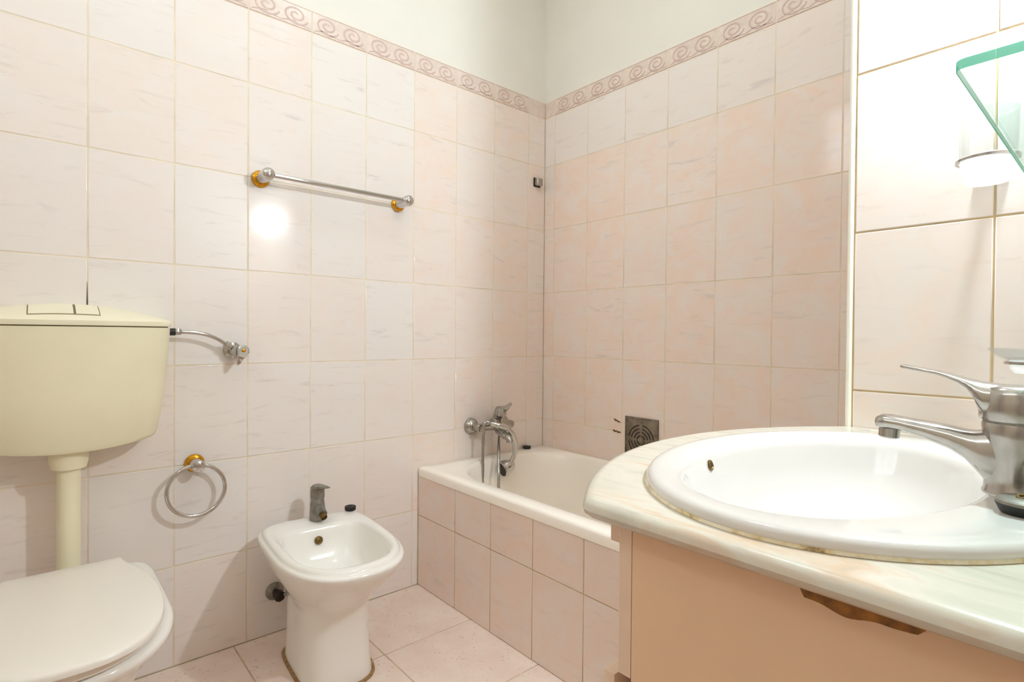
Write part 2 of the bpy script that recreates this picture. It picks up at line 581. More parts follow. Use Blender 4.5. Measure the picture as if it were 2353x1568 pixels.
cols_l = [0.0] + [-0.1077 - W * k for k in range(0, 13)]
cols_l = [c for c in cols_l if c > YB] + [YB]
cols_l = cols_l[::-1]
place_l = lambda u, z: ((0.0, u, z), PI / 2)
place_b = lambda u, z: ((u, 0.0, z), 0.0)
place_p = lambda u, z: ((u, -0.658, z), 0.0)
tile_wall(wl, cols_l, place_l, lambda u, z: (0.62 if u > -0.72 else 0.25), ZR, skip=lambda u, z0, z1: u > -0.69 and z1 < 0.45 or (u > -0.69 and u < -0.55 and z1 < 0.31))
cols_b = [0.0] + [0.0662 + W * k for k in range(0, 8)] + [1.51]
tile_wall(wb, cols_b, place_b, lambda u, z: (0.92 if z < 1.8 else 0.35), ZR, skip=lambda u, z0, z1: z1 < 0.45)
cols_p = [1.5205, 1.7225, 1.9255, XR]
tile_wall(wp, cols_p, place_p, lambda u, z: 0.4, ZR, skip=lambda u, z0, z1: z1 < 0.5)
dr = tag(MB().add(*rbox(0.90, 1.70, YB + 0.002, YB + 0.04, 0.005, 2.02, 0.004)).build('door_1', 'door_wood', loc=(0, 0, 0)), 'cream painted door behind the photographer', 'door', kind='structure')  # unseen door, added to tune the light bounced from the rear
MB().add(*rbox(0.83, 0.90, YB + 0.001, YB + 0.05, 0, 2.09, 0.004)).add(*rbox(1.70, 1.77, YB + 0.001, YB + 0.05, 0, 2.09, 0.004)).add(*rbox(0.90, 1.70, YB + 0.001, YB + 0.05, 2.02, 2.09, 0.004)).build('door_frame', 'door_wood', dr)
_w = MB()  # unseen glowing panel, added to brighten the back wall and cabinet
for b_ in ((0.28, 1.76, 2.15, 2.20), (0.28, 1.76, 2.68, 2.73), (0.28, 0.33, 2.20, 2.68), (1.71, 1.76, 2.20, 2.68), (0.775, 0.805, 2.20, 2.68), (1.24, 1.27, 2.20, 2.68)):
    _w.add(*rbox(b_[0], b_[1], YB + 0.001, YB + 0.03, b_[2], b_[3], 0.003))
wn = tag(_w.build('window_1', 'trim', loc=(0, 0, 0)), 'frosted transom window above the door behind the photographer', 'window', kind='structure')
for xa_, xb_ in ((0.33, 0.775), (0.805, 1.24), (1.27, 1.71)):
    MB().add(*rbox(xa_, xb_, YB + 0.004, YB + 0.012, 2.20, 2.68)).build('pane', 'window_glow', wn, smooth=False)
# narrow tile strip between the tiling and the bath apron
for z0_, z1_ in ((0.0, 0.3), (0.3, 0.4735)):
    put_tile(wl, 'tile', 'tile', -0.7165, -0.6905, z0_, z1_, place_l, (0.1, 0.3, 0.5))
# corner profile of the near wall
tr = MB()
tr.add(*loft([[Vector((1.5075 + 0.0125 * (1 - math.cos(t)) / 1.0 * 0.5 if False else 1.5142 - 0.0065 * math.cos(a), -0.6528 - 0.0062 * math.sin(a), z)) for a in [PI * k / 10 for k in range(11)]] for z in (0.35, Z_TOP)], False, False, False))
tr.add(*rbox(1.5078, 1.5206, -0.6535, -0.6515, 0.35, Z_TOP))
tr_o = tr.build('trim_1', 'trim')
tag(tr_o, 'white rounded corner strip on the edge of the near bright wall', 'trim', kind='structure')

# floor tiles 34.5 cm
FT = 0.345
def floor_tile_mesh(w, d):
    key = ('fl', round(w, 4), round(d, 4))
    if key in _tile_cache: return _tile_cache[key]
    vs, fs = rbox(-w / 2, w / 2, -d / 2, d / 2, -0.008, 0.0, 0.0014, 2)
    me = bpy.data.meshes.new('floor_tile')
    me.from_pydata([tuple(v) for v in vs], [], fs)
    me.materials.append(M['floor'])
    _tile_cache[key] = me
    return me
xs = [0.0] + [0.006 + FT * k for k in range(1, 6)] + [XR]
ys = [-0.685] + [-1.02 - FT * k for k in range(0, 5)] + [YB]
for xa, xb in zip(xs[:-1], xs[1:]):
    for ya, yb in zip(ys[:-1], ys[1:]):
        o = bpy.data.objects.new('floor_tile', floor_tile_mesh(xb - xa - 0.004, ya - yb - 0.004))
        COL.objects.link(o); o.parent = fl
        o.location = ((xa + xb) / 2, (ya + yb) / 2, 0.0)

# tiled apron of the bath
YA = -0.690
wa = struct('wall_tub_apron', MB().add(*rbox(0.0, 1.508, YA + 0.0015, YA + 0.05, 0, 0.436)), 'grout_old', 'low tiled apron under the front edge of the bathtub')
cols_a = [0.001, 0.2545, 0.4605, 0.6670, 0.8745, 1.0775, 1.2805, 1.508]
for u0, u1 in zip(cols_a[:-1], cols_a[1:]):
    for z0, z1 in ((0.0, 0.279), (0.279, 0.436)):
        put_tile(wa, 'tile', 'tile', u0, u1, z0, z1, lambda u, z: ((u, YA, z), 0.0), (random.uniform(0.75, 1.0), random.uniform(0.3, 0.9), random.random()))

# mould mark in the joint above the cistern
MB().add(*loft([[Vector((0.0004, -1.7335 + s * w, z)) for s in (-1, 1)] + [Vector((-0.001, -1.7335 + s * w, z)) for s in (1, -1)] for z, w in ((1.04, 0.0013), (1.07, 0.0016), (1.09, 0.0012), (1.105, 0.0009), (1.135, 0.0003))])).build('joint_stain', 'black_stain', wl)

# ------------------------------------------------------------------ bathtub
tub = thing('bathtub', (0.75, -0.345, 0.0), 'cream built-in bathtub with a tiled front in the far corner', 'bathtub')
x0, x1, y0, y1 = 0.003, 1.505, YA - 0.004, -0.003
zt = 0.4735
rings = []
def tr_ring(ins, z, r): return rrect(x0 + ins, x1 - ins, y0 + ins, y1 - ins, r, z, 10, 8)
rings.append(tr_ring(0.012, 0.437, 0.01))
rings.append(tr_ring(0.0, 0.437, 0.012))
rings.append(tr_ring(0.0, zt - 0.012, 0.012))
rings.append(tr_ring(0.0035, zt - 0.0035, 0.012))
rings.append(tr_ring(0.012, zt, 0.012))
def basin(xa, xb, ya, yb, r, z): return rrect(xa, xb, ya, yb, r, z, 10, 8)
rings.append(basin(0.075, 1.44, -0.642, -0.026, [0.20, 0.22, 0.26, 0.2], zt + 0.0005))
rings.append(basin(0.081, 1.434, -0.636, -0.032, [0.20, 0.22, 0.26, 0.2], zt - 0.0022))
rings.append(basin(0.090, 1.425, -0.629, -0.040, [0.20, 0.21, 0.25, 0.2], zt - 0.012))
rings.append(basin(0.105, 1.40, -0.615, -0.052, [0.19, 0.20, 0.23, 0.19], zt - 0.08))
rings.append(basin(0.125, 1.34, -0.60, -0.068, [0.18, 0.19, 0.22, 0.18], zt - 0.22))
rings.append(basin(0.150, 1.26, -0.58, -0.09, [0.17, 0.18, 0.2, 0.17], zt - 0.33))
rings.append(basin(0.20, 1.18, -0.54, -0.13, [0.15, 0.16, 0.17, 0.15], zt - 0.375))
rings.append(basin(0.28, 1.08, -0.46, -0.21, [0.12, 0.12, 0.12, 0.12], zt - 0.388))
MB().add(*loft(rings, False, True)).build('shell', 'tub', tub, angle=50)
MB().add(*lathe([(0.034, 0.0), (0.034, 0.002), (0.026, 0.003), (0.022, 0.001), (0.0, 0.001)], 24, axis_mat((0.36, -0.335, 0.0865), (0, 0, 1)))).build('drain', 'chrome', tub)

def stopper(name, c, r, h, label, cat='stopper'):
    t = thing(name, (c[0], c[1], c[2]), label, cat)
    dsc = MB().add(*lathe([(r * 0.9, 0), (r * 0.97, h * 0.12), (r, h * 0.35), (r * 0.97, h * 0.5), (r, h * 0.65), (r, h * 0.92), (r * 0.94, h), (r * 0.34, h), (r * 0.3, h * 0.8), (0, h * 0.8)], 30, Matrix.Translation(Vector(c)))).build('disc', 'rubber', t)
    MB().add(*lathe([(r * 0.2, h * 0.78), (r * 0.2, h * 0.95), (r * 0.12, h * 1.04), (0, h * 1.05)], 14, Matrix.Translation(Vector(c)))).build('knob', 'dark_metal', dsc)
    return t
stopper('tub_stopper', (0.022, -0.122, zt + 0.0005), 0.019, 0.011, 'black rubber plug left on the bathtub corner rim')

# ------------------------------------------------------------------ bath mixer and hand shower
bm_ = thing('bath_mixer', (0.0, -0.345, 0.61), 'chrome wall mixer tap above the end of the bathtub', 'tap')
for yy in (-0.432, -0.262):
    MB().add(*lathe([(0.035, 0.0), (0.035, 0.004), (0.033, 0.012), (0.026, 0.024), (0.016, 0.031), (0.0, 0.032)], 30, axis_mat((0.0, yy, 0.608), (1, 0, 0)))).build('flange', 'worn_chrome', bm_)
b = MB()
for yy in (-0.432, -0.262):
    b.add(*lathe([(0.0135, 0.02), (0.0135, 0.05), (0.017, 0.052), (0.017, 0.072), (0.012, 0.075)], 20, axis_mat((0.0, yy, 0.608), (1, 0, 0))))
b.add(*tube([(0.062, -0.432, 0.608), (0.062, -0.41, 0.610), (0.066, -0.385, 0.614), (0.07, -0.347, 0.616), (0.066, -0.305, 0.614), (0.062, -0.285, 0.610), (0.062, -0.262, 0.608)], [0.015, 0.017, 0.022, 0.026, 0.022, 0.017, 0.015], 18))
b.add(*lathe([(0.023, -0.02), (0.025, 0.01), (0.0245, 0.034), (0.022, 0.036)], 24, axis_mat((0.075, -0.347, 0.625), (0.45, 0, 1))))
b.build('body', 'worn_chrome', bm_)
MB().add(*tube(catmull([(0.072, -0.347, 0.606), (0.09, -0.347, 0.590), (0.125, -0.347, 0.578), (0.155, -0.347, 0.566), (0.163, -0.347, 0.552)], 5), [0.017] * 12 + [0.0145] * 9, 16)).build('spout', 'worn_chrome', bm_)
lv = MB()
lv.add(*lathe([(0.0255, 0.0), (0.027, 0.012), (0.024, 0.028), (0.012, 0.034), (0.0, 0.035)], 24, axis_mat((0.092, -0.347, 0.660), (0.45, 0, 1))))
lv.add(*tube(catmull([(0.088, -0.347, 0.677), (0.11, -0.345, 0.684), (0.135, -0.342, 0.694), (0.158, -0.340, 0.712)], 5), [0.017 - 0.0006 * k for k in range(16)], 12, ry=0.45))
lv.build('lever', 'worn_chrome', bm_)
MB().add(*lathe([(0.0115, 0.0), (0.0115, 0.014), (0.0085, 0.016), (0.0085, 0.026)], 14, axis_mat((0.064, -0.318, 0.594), (0, 0, -1)))).build('hose_outlet', 'worn_chrome', bm_)
MB().add(*tube(catmull([(0.068, -0.372, 0.635), (0.092, -0.376, 0.640), (0.118, -0.380, 0.632)], 5), 0.008, 12)).build('shower_cradle', 'worn_chrome', bm_)

hs = thing('hand_shower', (0.13, -0.33, 0.43), 'chrome hand shower hanging head down from the bath mixer', 'shower head')
hp = catmull([(0.108, -0.405, 0.628), (0.125, -0.385, 0.622), (0.135, -0.358, 0.614), (0.14, -0.325, 0.588), (0.14, -0.303, 0.545), (0.138, -0.298, 0.50), (0.135, -0.312, 0.462)], 6)
MB().add(*tube(hp, [0.0105 + 0.0035 * math.sin(PI * min(1, k / 30)) for k in range(len(hp))], 16)).build('handle', 'chrome', hs)
hm = axis_mat((0.137, -0.345, 0.442), (-0.12, -0.85, -0.28))
MB().add(*lathe([(0.0, -0.040), (0.014, -0.037), (0.023, -0.028), (0.029, -0.012), (0.034, 0.008), (0.035, 0.02), (0.031, 0.024)], 28, hm)).build('head', 'chrome', hs)
head_ = [c for c in hs.children if c.name.startswith('head')][0]
MB().add(*lathe([(0.031, 0.022), (0.029, 0.0255), (0.012, 0.027), (0.0, 0.027)], 28, hm)).build('spray_face', 'dark_metal', head_)
hose = MB()
hz = catmull([(0.108, -0.403, 0.628), (0.098, -0.420, 0.636), (0.094, -0.432, 0.620), (0.094, -0.437, 0.56), (0.105, -0.446, 0.45), (0.125, -0.458, 0.34), (0.18, -0.46, 0.20), (0.26, -0.42, 0.13), (0.31, -0.36, 0.112), (0.29, -0.33, 0.112), (0.235, -0.36, 0.16), (0.205, -0.40, 0.25), (0.195, -0.430, 0.35), (0.180, -0.422, 0.44), (0.135, -0.386, 0.51), (0.082, -0.340, 0.558), (0.064, -0.318, 0.580)], 10)
hose.add(*tube(hz, [0.0068 if k % 2 else 0.0061 for k in range(len(hz))], 12))
hose.build('hose', 'worn_chrome', hs)

# ------------------------------------------------------------------ vent plate on the back wall
vp = thing('vent_plate', (0.571, 0.0, 0.505), 'corroded square metal grille low on the wall above the bathtub', 'grille')
vpl = MB().add(*rbox(0.492, 0.651, -0.004, 0.002, 0.507, 0.6705, 0.0015)).build('plate', 'plate', vp)
fr = MB()
for a in ((0.492, 0.651, 0.6655, 0.6705), (0.492, 0.651, 0.507, 0.512), (0.492, 0.497, 0.507, 0.6705), (0.646, 0.651, 0.507, 0.6705)):
    fr.add(*rbox(a[0], a[1], -0.0065, -0.003, a[2], a[3], 0.0012))
fr.build('frame', 'plate', vp)
cxp, czp = 0.570, 0.580
for ri in (0.018, 0.032, 0.046, 0.060):
    for q in range(4):
        a0 = PI / 2 * q + 0.16; a1 = PI / 2 * (q + 1) - 0.16
        pts = []
        MB().add(*tube([(cxp + ri * math.cos(a0 + (a1 - a0) * k / 10), -0.0042, czp + ri * math.sin(a0 + (a1 - a0) * k / 10)) for k in range(11)], 0.0028, 8, ry=1.0)).build('slot', 'slot', vpl)
MB().add(*lathe([(0.009, 0), (0.009, 0.003), (0.006, 0.005), (0, 0.005)], 16, axis_mat((cxp, -0.004, czp), (0, -1, 0)))).build('screw', 'plate', vpl)
for (sx, sz, sl, dz) in ((0.448, 0.6435, 0.036, -0.012), (0.447, 0.5985, 0.046, -0.006)):
    path = [(sx - sl / 2 + sl * k / 8, -0.0002, sz + dz * (k / 8 - 0.5) + 0.002 * math.sin(k * 2.1)) for k in range(9)]
    MB().add(*tube(path, [0.0012, 0.0034, 0.004, 0.0028, 0.0026, 0.0034, 0.0028, 0.0018, 0.001], 8, ry=1.0)).build('rust_mark', 'stain', wb)

# ------------------------------------------------------------------ towel rail, ring, hook
rail = thing('towel_rail', (0.0, -1.04, 1.498), 'chrome towel rail with gold bases on the left tiled wall', 'towel rail')
for yy in (-1.2895, -0.7895):
    bs = MB().add(*lathe([(0.0275, 0.0), (0.0275, 0.006), (0.025, 0.012), (0.0215, 0.014), (0.0, 0.014)], 30, axis_mat((0.0, yy, 1.4985), (1, 0, 0)))).build('base', 'gold', rail)
    MB().add(*lathe([(0.0195, 0.012), (0.0195, 0.070), (0.0205, 0.076), (0.0195, 0.088), (0.014, 0.095), (0.006, 0.098), (0.0, 0.0985)], 30, axis_mat((0.0, yy, 1.4985), (1, 0, 0)))).build('post', 'chrome', rail)
MB().add(*tube([(0.076, -1.285, 1.4985), (0.076, -0.794, 1.4985)], 0.0078, 16)).build('bar', 'chrome', rail)

ring = thing('towel_ring', (0.0, -1.4775, 0.455), 'chrome towel ring with a gold base beside the cistern pipe', 'towel ring')
MB().add(*lathe([(0.0265, 0.0), (0.0265, 0.006), (0.024, 0.011), (0.0205, 0.013), (0.0, 0.013)], 30, axis_mat((0.0, -1.4765, 0.6035), (1, 0, 0)))).build('base', 'gold', ring)
MB().add(*lathe([(0.0185, 0.011), (0.0185, 0.054), (0.0185, 0.060), (0.015, 0.066), (0.007, 0.069), (0.0, 0.0695)], 30, axis_mat((0.0, -1.4765, 0.6035), (1, 0, 0)))).build('post', 'chrome', ring)
MB().add(*tube([(0.05 - 0.004 * math.sin(t), -1.4795 + 0.0765 * math.cos(t), 0.5305 + 0.0745 * math.sin(t)) for t in [2 * PI * k / 56 for k in range(56)]], 0.0058, 14, closed=True)).build('hoop', 'chrome', ring)

hk = thing('wall_hook', (0.0, -0.052, 1.70), 'tiny square metal hook high near the far corner', 'hook')
MB().add(*rbox(0.0, 0.026, -0.071, -0.036, 1.7045, 1.7385, 0.004, 3)).build('block', 'worn_chrome', hk)
MB().add(*rbox(0.0, 0.004, -0.075, -0.032, 1.7005, 1.7425, 0.0015, 2)).build('wall_plate', 'dark_metal', hk)

# ------------------------------------------------------------------ cistern, pipe, valve
YC = -1.775
ci = thing('cistern', (0.0, YC, 0.40), 'ivory plastic toilet cistern hung on the wall at the left', 'cistern')
def cist_ring(hw, xe, xc, z, n=28):
    # back against the wall, bowed front; xe = depth at the ends, xc = depth in the middle
    pts = []
    for k in range(n + 1):
        s = -1 + 2 * k / n
        ss = math.copysign(abs(s) ** 0.85, s)
        d = xe + (xc - xe) * (1 - abs(s) ** 2.2)
        rr = 0.018
        e = 1 - abs(s)
        if e * hw < rr:
            q = e * hw / rr
            d -= rr * (1 - math.sqrt(max(0, 1 - (1 - q) ** 2)))
        pts.append(Vector((d, YC + s * hw, z)))
    pts.append(Vector((0.002, YC + hw, z)))
    pts.append(Vector((0.002, YC - hw, z)))
    return pts
body = [cist_ring(0.170, 0.085, 0.115, 0.692), cist_ring(0.186, 0.100, 0.145, 0.696), cist_ring(0.190, 0.106, 0.152, 0.705), cist_ring(0.205, 0.118, 0.163, 0.83), cist_ring(0.2155, 0.124, 0.170, 0.95), cist_ring(0.218, 0.126, 0.172, 1.0115)]
# lower edge rises towards the ends
for r_ in body[:3]:
    for p in r_:
        p.z += 0.020 * (abs(p.y - YC) / 0.19) ** 2
MB().add(*loft(body)).build('body', 'ivory', ci, angle=40)
MB().add(*loft([cist_ring(0.214, 0.121, 0.168, 1.0105), cist_ring(0.214, 0.121, 0.168, 1.0145)])).build('seam', 'gap', ci)
def lid_top(x, y):
    s = min(1, abs(y - YC) / 0.2205)
    d = 0.129 + 0.046 * (1 - s ** 2.2)
    q = min(1, max(0, (x - 0.03) / (d - 0.03)))
    return 1.0305 + (0.004 + 0.038 * (1 - s ** 2.0)) * (1 - q ** 1.7)
lid = [cist_ring(0.2195, 0.128, 0.174, 1.0145), cist_ring(0.2205, 0.129, 0.175, 1.017), cist_ring(0.2205, 0.129, 0.175, 1.027)]
for sc, ins in ((1.0, 0.003), (0.985, 0.008), (0.95, 0.02), (0.90, 0.035), (0.82, 0.055), (0.7, 0.08), (0.5, 0.11), (0.3, 0.14)):
    rr = cist_ring(0.2205, 0.129, 0.175, 0)
    out = []
    for p in rr:
        x = max(0.002, p.x - ins) if p.x > 0.01 else 0.002
        y = YC + (p.y - YC) * (sc if ins > 0.004 else 0.995)
        out.append(Vector((x, y, lid_top(x, y) if ins > 0.004 else 1.0300)))
    lid.append(out)
lid.append([Vector((0.002 + 0.001 * math.cos(k), YC + 0.02 * math.sin(k), lid_top(0, YC))) for k in range(len(lid[0]))])
ld = MB().add(*loft(lid[:-1])).build('lid', 'ivory_lid', ci, angle=45)
def button(ya, yb, xa, xb):
    mb = MB(); g = MB()
    for m_, grow, dz, h in ((mb, 0.0, 0.0022, 0.004), (g, 0.0022, 0.0012, 0.004)):
        n = 8
        top = []; vs = []; fs = []
        for i in range(n + 1):
            for j in range(n + 1):
                y = ya - grow + (yb - ya + 2 * grow) * i / n
                x = xa - grow + (xb - xa + 2 * grow) * j / n
                vs.append(Vector((x, y, lid_top(x, y) + dz)))
        for i in range(n):
            for j in range(n):
                a = i * (n + 1) + j
                fs.append((a, a + 1, a + n + 2, a + n + 1))
        k = len(vs)
        loop = [i * (n + 1) for i in range(n + 1)] + [n * (n + 1) + j for j in range(1, n + 1)] + [i * (n + 1) + n for i in range(n - 1, -1, -1)] + [j for j in range(n - 1, 0, -1)]
        vs += [Vector((vs[i].x, vs[i].y, vs[i].z - h)) for i in loop]
        for q in range(len(loop)):
            r2 = (q + 1) % len(loop)
            fs.append((loop[q], loop[r2], k + r2, k + q))
        m_.add(vs, fs)
    sb = g.build('button_surround', 'gap', ld)
    mb.build('flush_button', 'ivory_lid', ld)
button(-1.853, -1.768, 0.070, 0.150)
button(-1.763, -1.717, 0.070, 0.150)
MB().add(*lathe([(0.040, 0.705), (0.0415, 0.690), (0.0405, 0.665), (0.036, 0.650), (0.027, 0.646)], 30, Matrix.Translation(Vector((0.085, YC, 0))))).build('pipe_collar', 'ivory', ci)
MB().add(*tube(catmull([(0.085, YC, 0.66), (0.085, YC, 0.5), (0.086, YC, 0.40), (0.092, YC, 0.35), (0.115, YC - 0.002, 0.315), (0.16, YC - 0.004, 0.305)], 6), 0.0245, 24)).build('flush_pipe', 'ivory', ci)
fit = MB()
fit.add(*lathe([(0.0105, 0), (0.0105, 0.022)], 8, axis_mat((0.055, YC + 0.217, 1.000), (0, 1, 0.02))))
fit.build('inlet_fitting', 'rubber', ci)

av = thing('stop_valve', (0.0, -1.365, 0.93), 'chrome stop valve with a curved steel hose feeding the cistern', 'valve')
MB().add(*lathe([(0.026, 0), (0.026, 0.004), (0.018, 0.010), (0.012, 0.012), (0.0, 0.012)], 26, axis_mat((0, -1.372, 0.944), (1, 0, 0)))).build('flange', 'worn_chrome', av)
vb = MB()
vb.add(*lathe([(0.0115, 0.008), (0.0115, 0.03), (0.0155, 0.032), (0.0165, 0.052), (0.0145, 0.056), (0.0, 0.056)], 20, axis_mat((0, -1.372, 0.944), (1, 0, 0))))
vb.add(*lathe([(0.0095, 0.0), (0.0095, 0.018), (0.0125, 0.019), (0.0125, 0.032), (0.009, 0.034), (0.0, 0.034)], 6, axis_mat((0.04, -1.374, 0.947), (0.05, -0.85, 0.52))))
vb.build('valve_body', 'worn_chrome', av)
hd = MB()
hpts = []
for zoff, rr in ((0.0, 1.0), (0.004, 1.06), (0.010, 1.0), (0.0125, 0.82)):
    ringp = []
    for k in range(36):
        a = 2 * PI * k / 36
        r0 = 0.0175
        px, pz = r0 * math.cos(a), r0 * math.sin(a)
        tail = max(0, math.cos(a - math.radians(250))) ** 5
        px += 0.028 * tail * math.cos(math.radians(252)); pz += 0.028 * tail * math.sin(math.radians(252))
        ringp.append(Vector((0.054 + zoff, -1.3555 + px * rr, 0.9435 + pz * rr)))
    hpts.append(ringp)
hd.add(*loft(hpts))
vh = hd.build('handle', 'chrome', av)
MB().add(*lathe([(0.0055, 0), (0.0055, 0.003), (0.003, 0.0045), (0, 0.0045)], 14, axis_mat((0.0665, -1.3555, 0.9445), (1, 0, 0)))).build('screw', 'gold', vh)
MB().add(*tube(catmull([(0.055, -1.525, 1.0010), (0.055, -1.512, 1.0005), (0.054, -1.482, 0.9985), (0.052, -1.452, 0.992), (0.048, -1.424, 0.980), (0.044, -1.402, 0.966)], 8), 0.0058, 14)).build('hose', 'chrome', av)
MB().add(*lathe([(0.0105, 0), (0.0115, 0.004), (0.0105, 0.012), (0.0075, 0.016)], 6, axis_mat((0.055, -1.5365, 1.0012), (0, 1, -0.03)))).build('hose_nut', 'worn_chrome', av)

# ------------------------------------------------------------------ toilet
YT = -1.787
to = thing('toilet', (0.38, YT, 0.0), 'white toilet with its lid closed under the ivory cistern', 'toilet')
B = []
for (xb, xf, xm, hw, z, pb, pf) in (
    (0.15, 0.50, 0.32, 0.112, 0.0, 4, 2.6), (0.145, 0.505, 0.32, 0.115, 0.012, 4, 2.6), (0.15, 0.495, 0.32, 0.106, 0.04, 4, 2.5),
    (0.15, 0.49, 0.32, 0.103, 0.12, 4, 2.4), (0.145, 0.505, 0.33, 0.112, 0.20, 4, 2.3), (0.13, 0.55, 0.35, 0.136, 0.26, 4, 2.2),
    (0.105, 0.61, 0.37, 0.158, 0.315, 5, 2.15), (0.098, 0.650, 0.41, 0.176, 0.350, 6, 2.25), (0.095, 0.668, 0.42, 0.182, 0.366, 8, 2.3),
    (0.097, 0.669, 0.42, 0.182, 0.376, 8, 2.3), (0.102, 0.663, 0.42, 0.177, 0.3805, 8, 2.3), (0.110, 0.653, 0.42, 0.168, 0.383, 8, 2.3),
    (0.23, 0.60, 0.40, 0.12, 0.383, 2.4, 2.1), (0.235, 0.59, 0.40, 0.112, 0.372, 2.4, 2.1), (0.27, 0.54, 0.40, 0.08, 0.26, 2.2, 2.0), (0.33, 0.46, 0.40, 0.035, 0.2, 2, 2)):
    B.append(egg(xb, xf, xm, hw, YT, z, pb, pf, 72))
MB().add(*loft(B)).build('bowl', 'ceramic', to, angle=60)
S = []
for (g, z) in ((-0.004, 0.3845), (0.0, 0.3865), (0.0, 0.400), (-0.004, 0.4025)):
    S.append(egg(0.175 - g, 0.668 + g, 0.42, 0.161 + g, YT, z, 3, 2.15, 72))
for (g, z) in ((0.0, 0.4025), (0.004, 0.395), (0.0, 0.3845)):
    S.append(egg(0.27 - g, 0.60 + g, 0.42, 0.105 + g, YT, z, 2.2, 2.1, 72))
MB().add(*loft(S + [S[0]], False, False)).build('seat', 'lid', to, angle=50)
LIDP = [(0.160, 0.112), (0.165, 0.1155), (0.185, 0.118), (0.212, 0.124), (0.245, 0.136), (0.285, 0.149), (0.338, 0.1585), (0.40, 0.1625), (0.46, 0.162), (0.52, 0.156), (0.575, 0.143), (0.62, 0.122), (0.65, 0.099), (0.668, 0.074), (0.679, 0.045), (0.683, 0.015)]
def lid_ring(g, z):
    right = [(x, h) for x, h in LIDP]
    sm = catmull([(x, h, 0) for x, h in right], 4)
    pts = [(p.x, p.y) for p in sm] + [(p.x, -p.y) for p in reversed(sm)] + [(0.160, -0.112 + 0.224 * k / 8) for k in range(1, 8)]
    return [Vector((0.42 + (x - 0.42) * (1 - g / 0.24), YT + y * (1 - g / 0.15), z)) for x, y in pts]
MB().add(*loft([lid_ring(0.006, 0.404), lid_ring(0.0, 0.406), lid_ring(0.0, 0.414), lid_ring(0.003, 0.4185), lid_ring(0.009, 0.4205), lid_ring(0.05, 0.4225), lid_ring(0.11, 0.4235)])).build('lid', 'lid', to, angle=50)
for s in (-1, 1):
    MB().add(*tube([(0.165, YT + s * 0.055, 0.398), (0.165, YT + s * 0.10, 0.398)], 0.011, 14)).build('hinge', 'lid', to)

# ------------------------------------------------------------------ bidet
bd = thing('bidet', (0.3, -1.155, 0.0), 'white bidet standing between the toilet and the bathtub', 'bidet')
ROT = Matrix.Translation(Vector((0.0, -1.145, 0))) @ Matrix.Rotation(math.radians(-4.0), 4, 'Z') @ Matrix.Translation(Vector((0.0, 1.145, 0)))
YD = -1.147
B = []
for (xb, xf, xm, hw, z, pb, pf) in (
    (0.115, 0.43, 0.28, 0.104, 0.0, 5, 3.0), (0.118, 0.432, 0.28, 0.103, 0.008, 5, 3.0), (0.118, 0.425, 0.28, 0.100, 0.05, 5, 2.8), (0.118, 0.415, 0.28, 0.098, 0.14, 5, 2.7),
    (0.112, 0.418, 0.28, 0.099, 0.195, 5, 2.6), (0.105, 0.432, 0.28, 0.106, 0.222, 4.5, 2.5), (0.095, 0.462, 0.29, 0.126, 0.255, 4.5, 2.4), (0.082, 0.500, 0.30, 0.147, 0.29, 4.5, 2.4),
    (0.066, 0.540, 0.30, 0.164, 0.325, 5, 2.4), (0.056, 0.565, 0.30, 0.1735, 0.352, 5, 2.4), (0.052, 0.574, 0.30, 0.1765, 0.366, 5.5, 2.45),
    (0.053, 0.573, 0.30, 0.1760, 0.3715, 5.5, 2.45), (0.058, 0.567, 0.30, 0.171, 0.3750, 5.5, 2.45), (0.0625, 0.5625, 0.30, 0.1665, 0.3765, 5.5, 2.45),
    (0.0645, 0.560, 0.30, 0.1645, 0.3805, 5.5, 2.45), (0.069, 0.555, 0.30, 0.160, 0.3860, 5.5, 2.45), (0.080, 0.545, 0.30, 0.151, 0.3880, 5.5, 2.45),
    (0.158, 0.528, 0.34, 0.139, 0.3850, 4.5, 2.6), (0.166, 0.520, 0.34, 0.1335, 0.3790, 4.5, 2.6), (0.171, 0.514, 0.34, 0.1285, 0.367, 4.5, 2.6),
    (0.180, 0.500, 0.34, 0.120, 0.33, 4.2, 2.6), (0.195, 0.478, 0.34, 0.108, 0.29, 4, 2.5), (0.225, 0.44, 0.34, 0.085, 0.262, 3, 2.3), (0.29, 0.40, 0.345, 0.045, 0.252, 2, 2)):
    B.append([ROT @ p for p in egg(xb, xf, xm, hw, YD, z, pb, pf, 80)])
MB().add(*loft(B)).build('bowl', 'ceramic', bd, angle=65)
om = ROT @ axis_mat((0.1815, -1.150, 0.343), (1, 0, 0.28))
MB().add(*lathe([(0.0125, -0.004), (0.0125, 0.002), (0.0105, 0.0035), (0.008, 0.0022)], 22, om, True, False)).build('overflow_ring', 'brass', bd)
ov_ = [c for c in bd.children if c.name.startswith('overflow')][0]
MB().add(*lathe([(0.0085, 0.0018), (0.004, 0.0026), (0.0, 0.0028)], 18, om)).build('overflow_grid', 'brass', ov_)
MB().add(*[(lambda vf: vf)(loft([[ROT @ p for p in egg(0.109 - g, 0.436 + g, 0.28, 0.108 + g, YD, z, 5, 3.0, 80)] for g, z in ((0.004, 0.0005), (0.002, 0.005), (-0.006, 0.007))]))][0]).build('sealant', 'seal', bd)

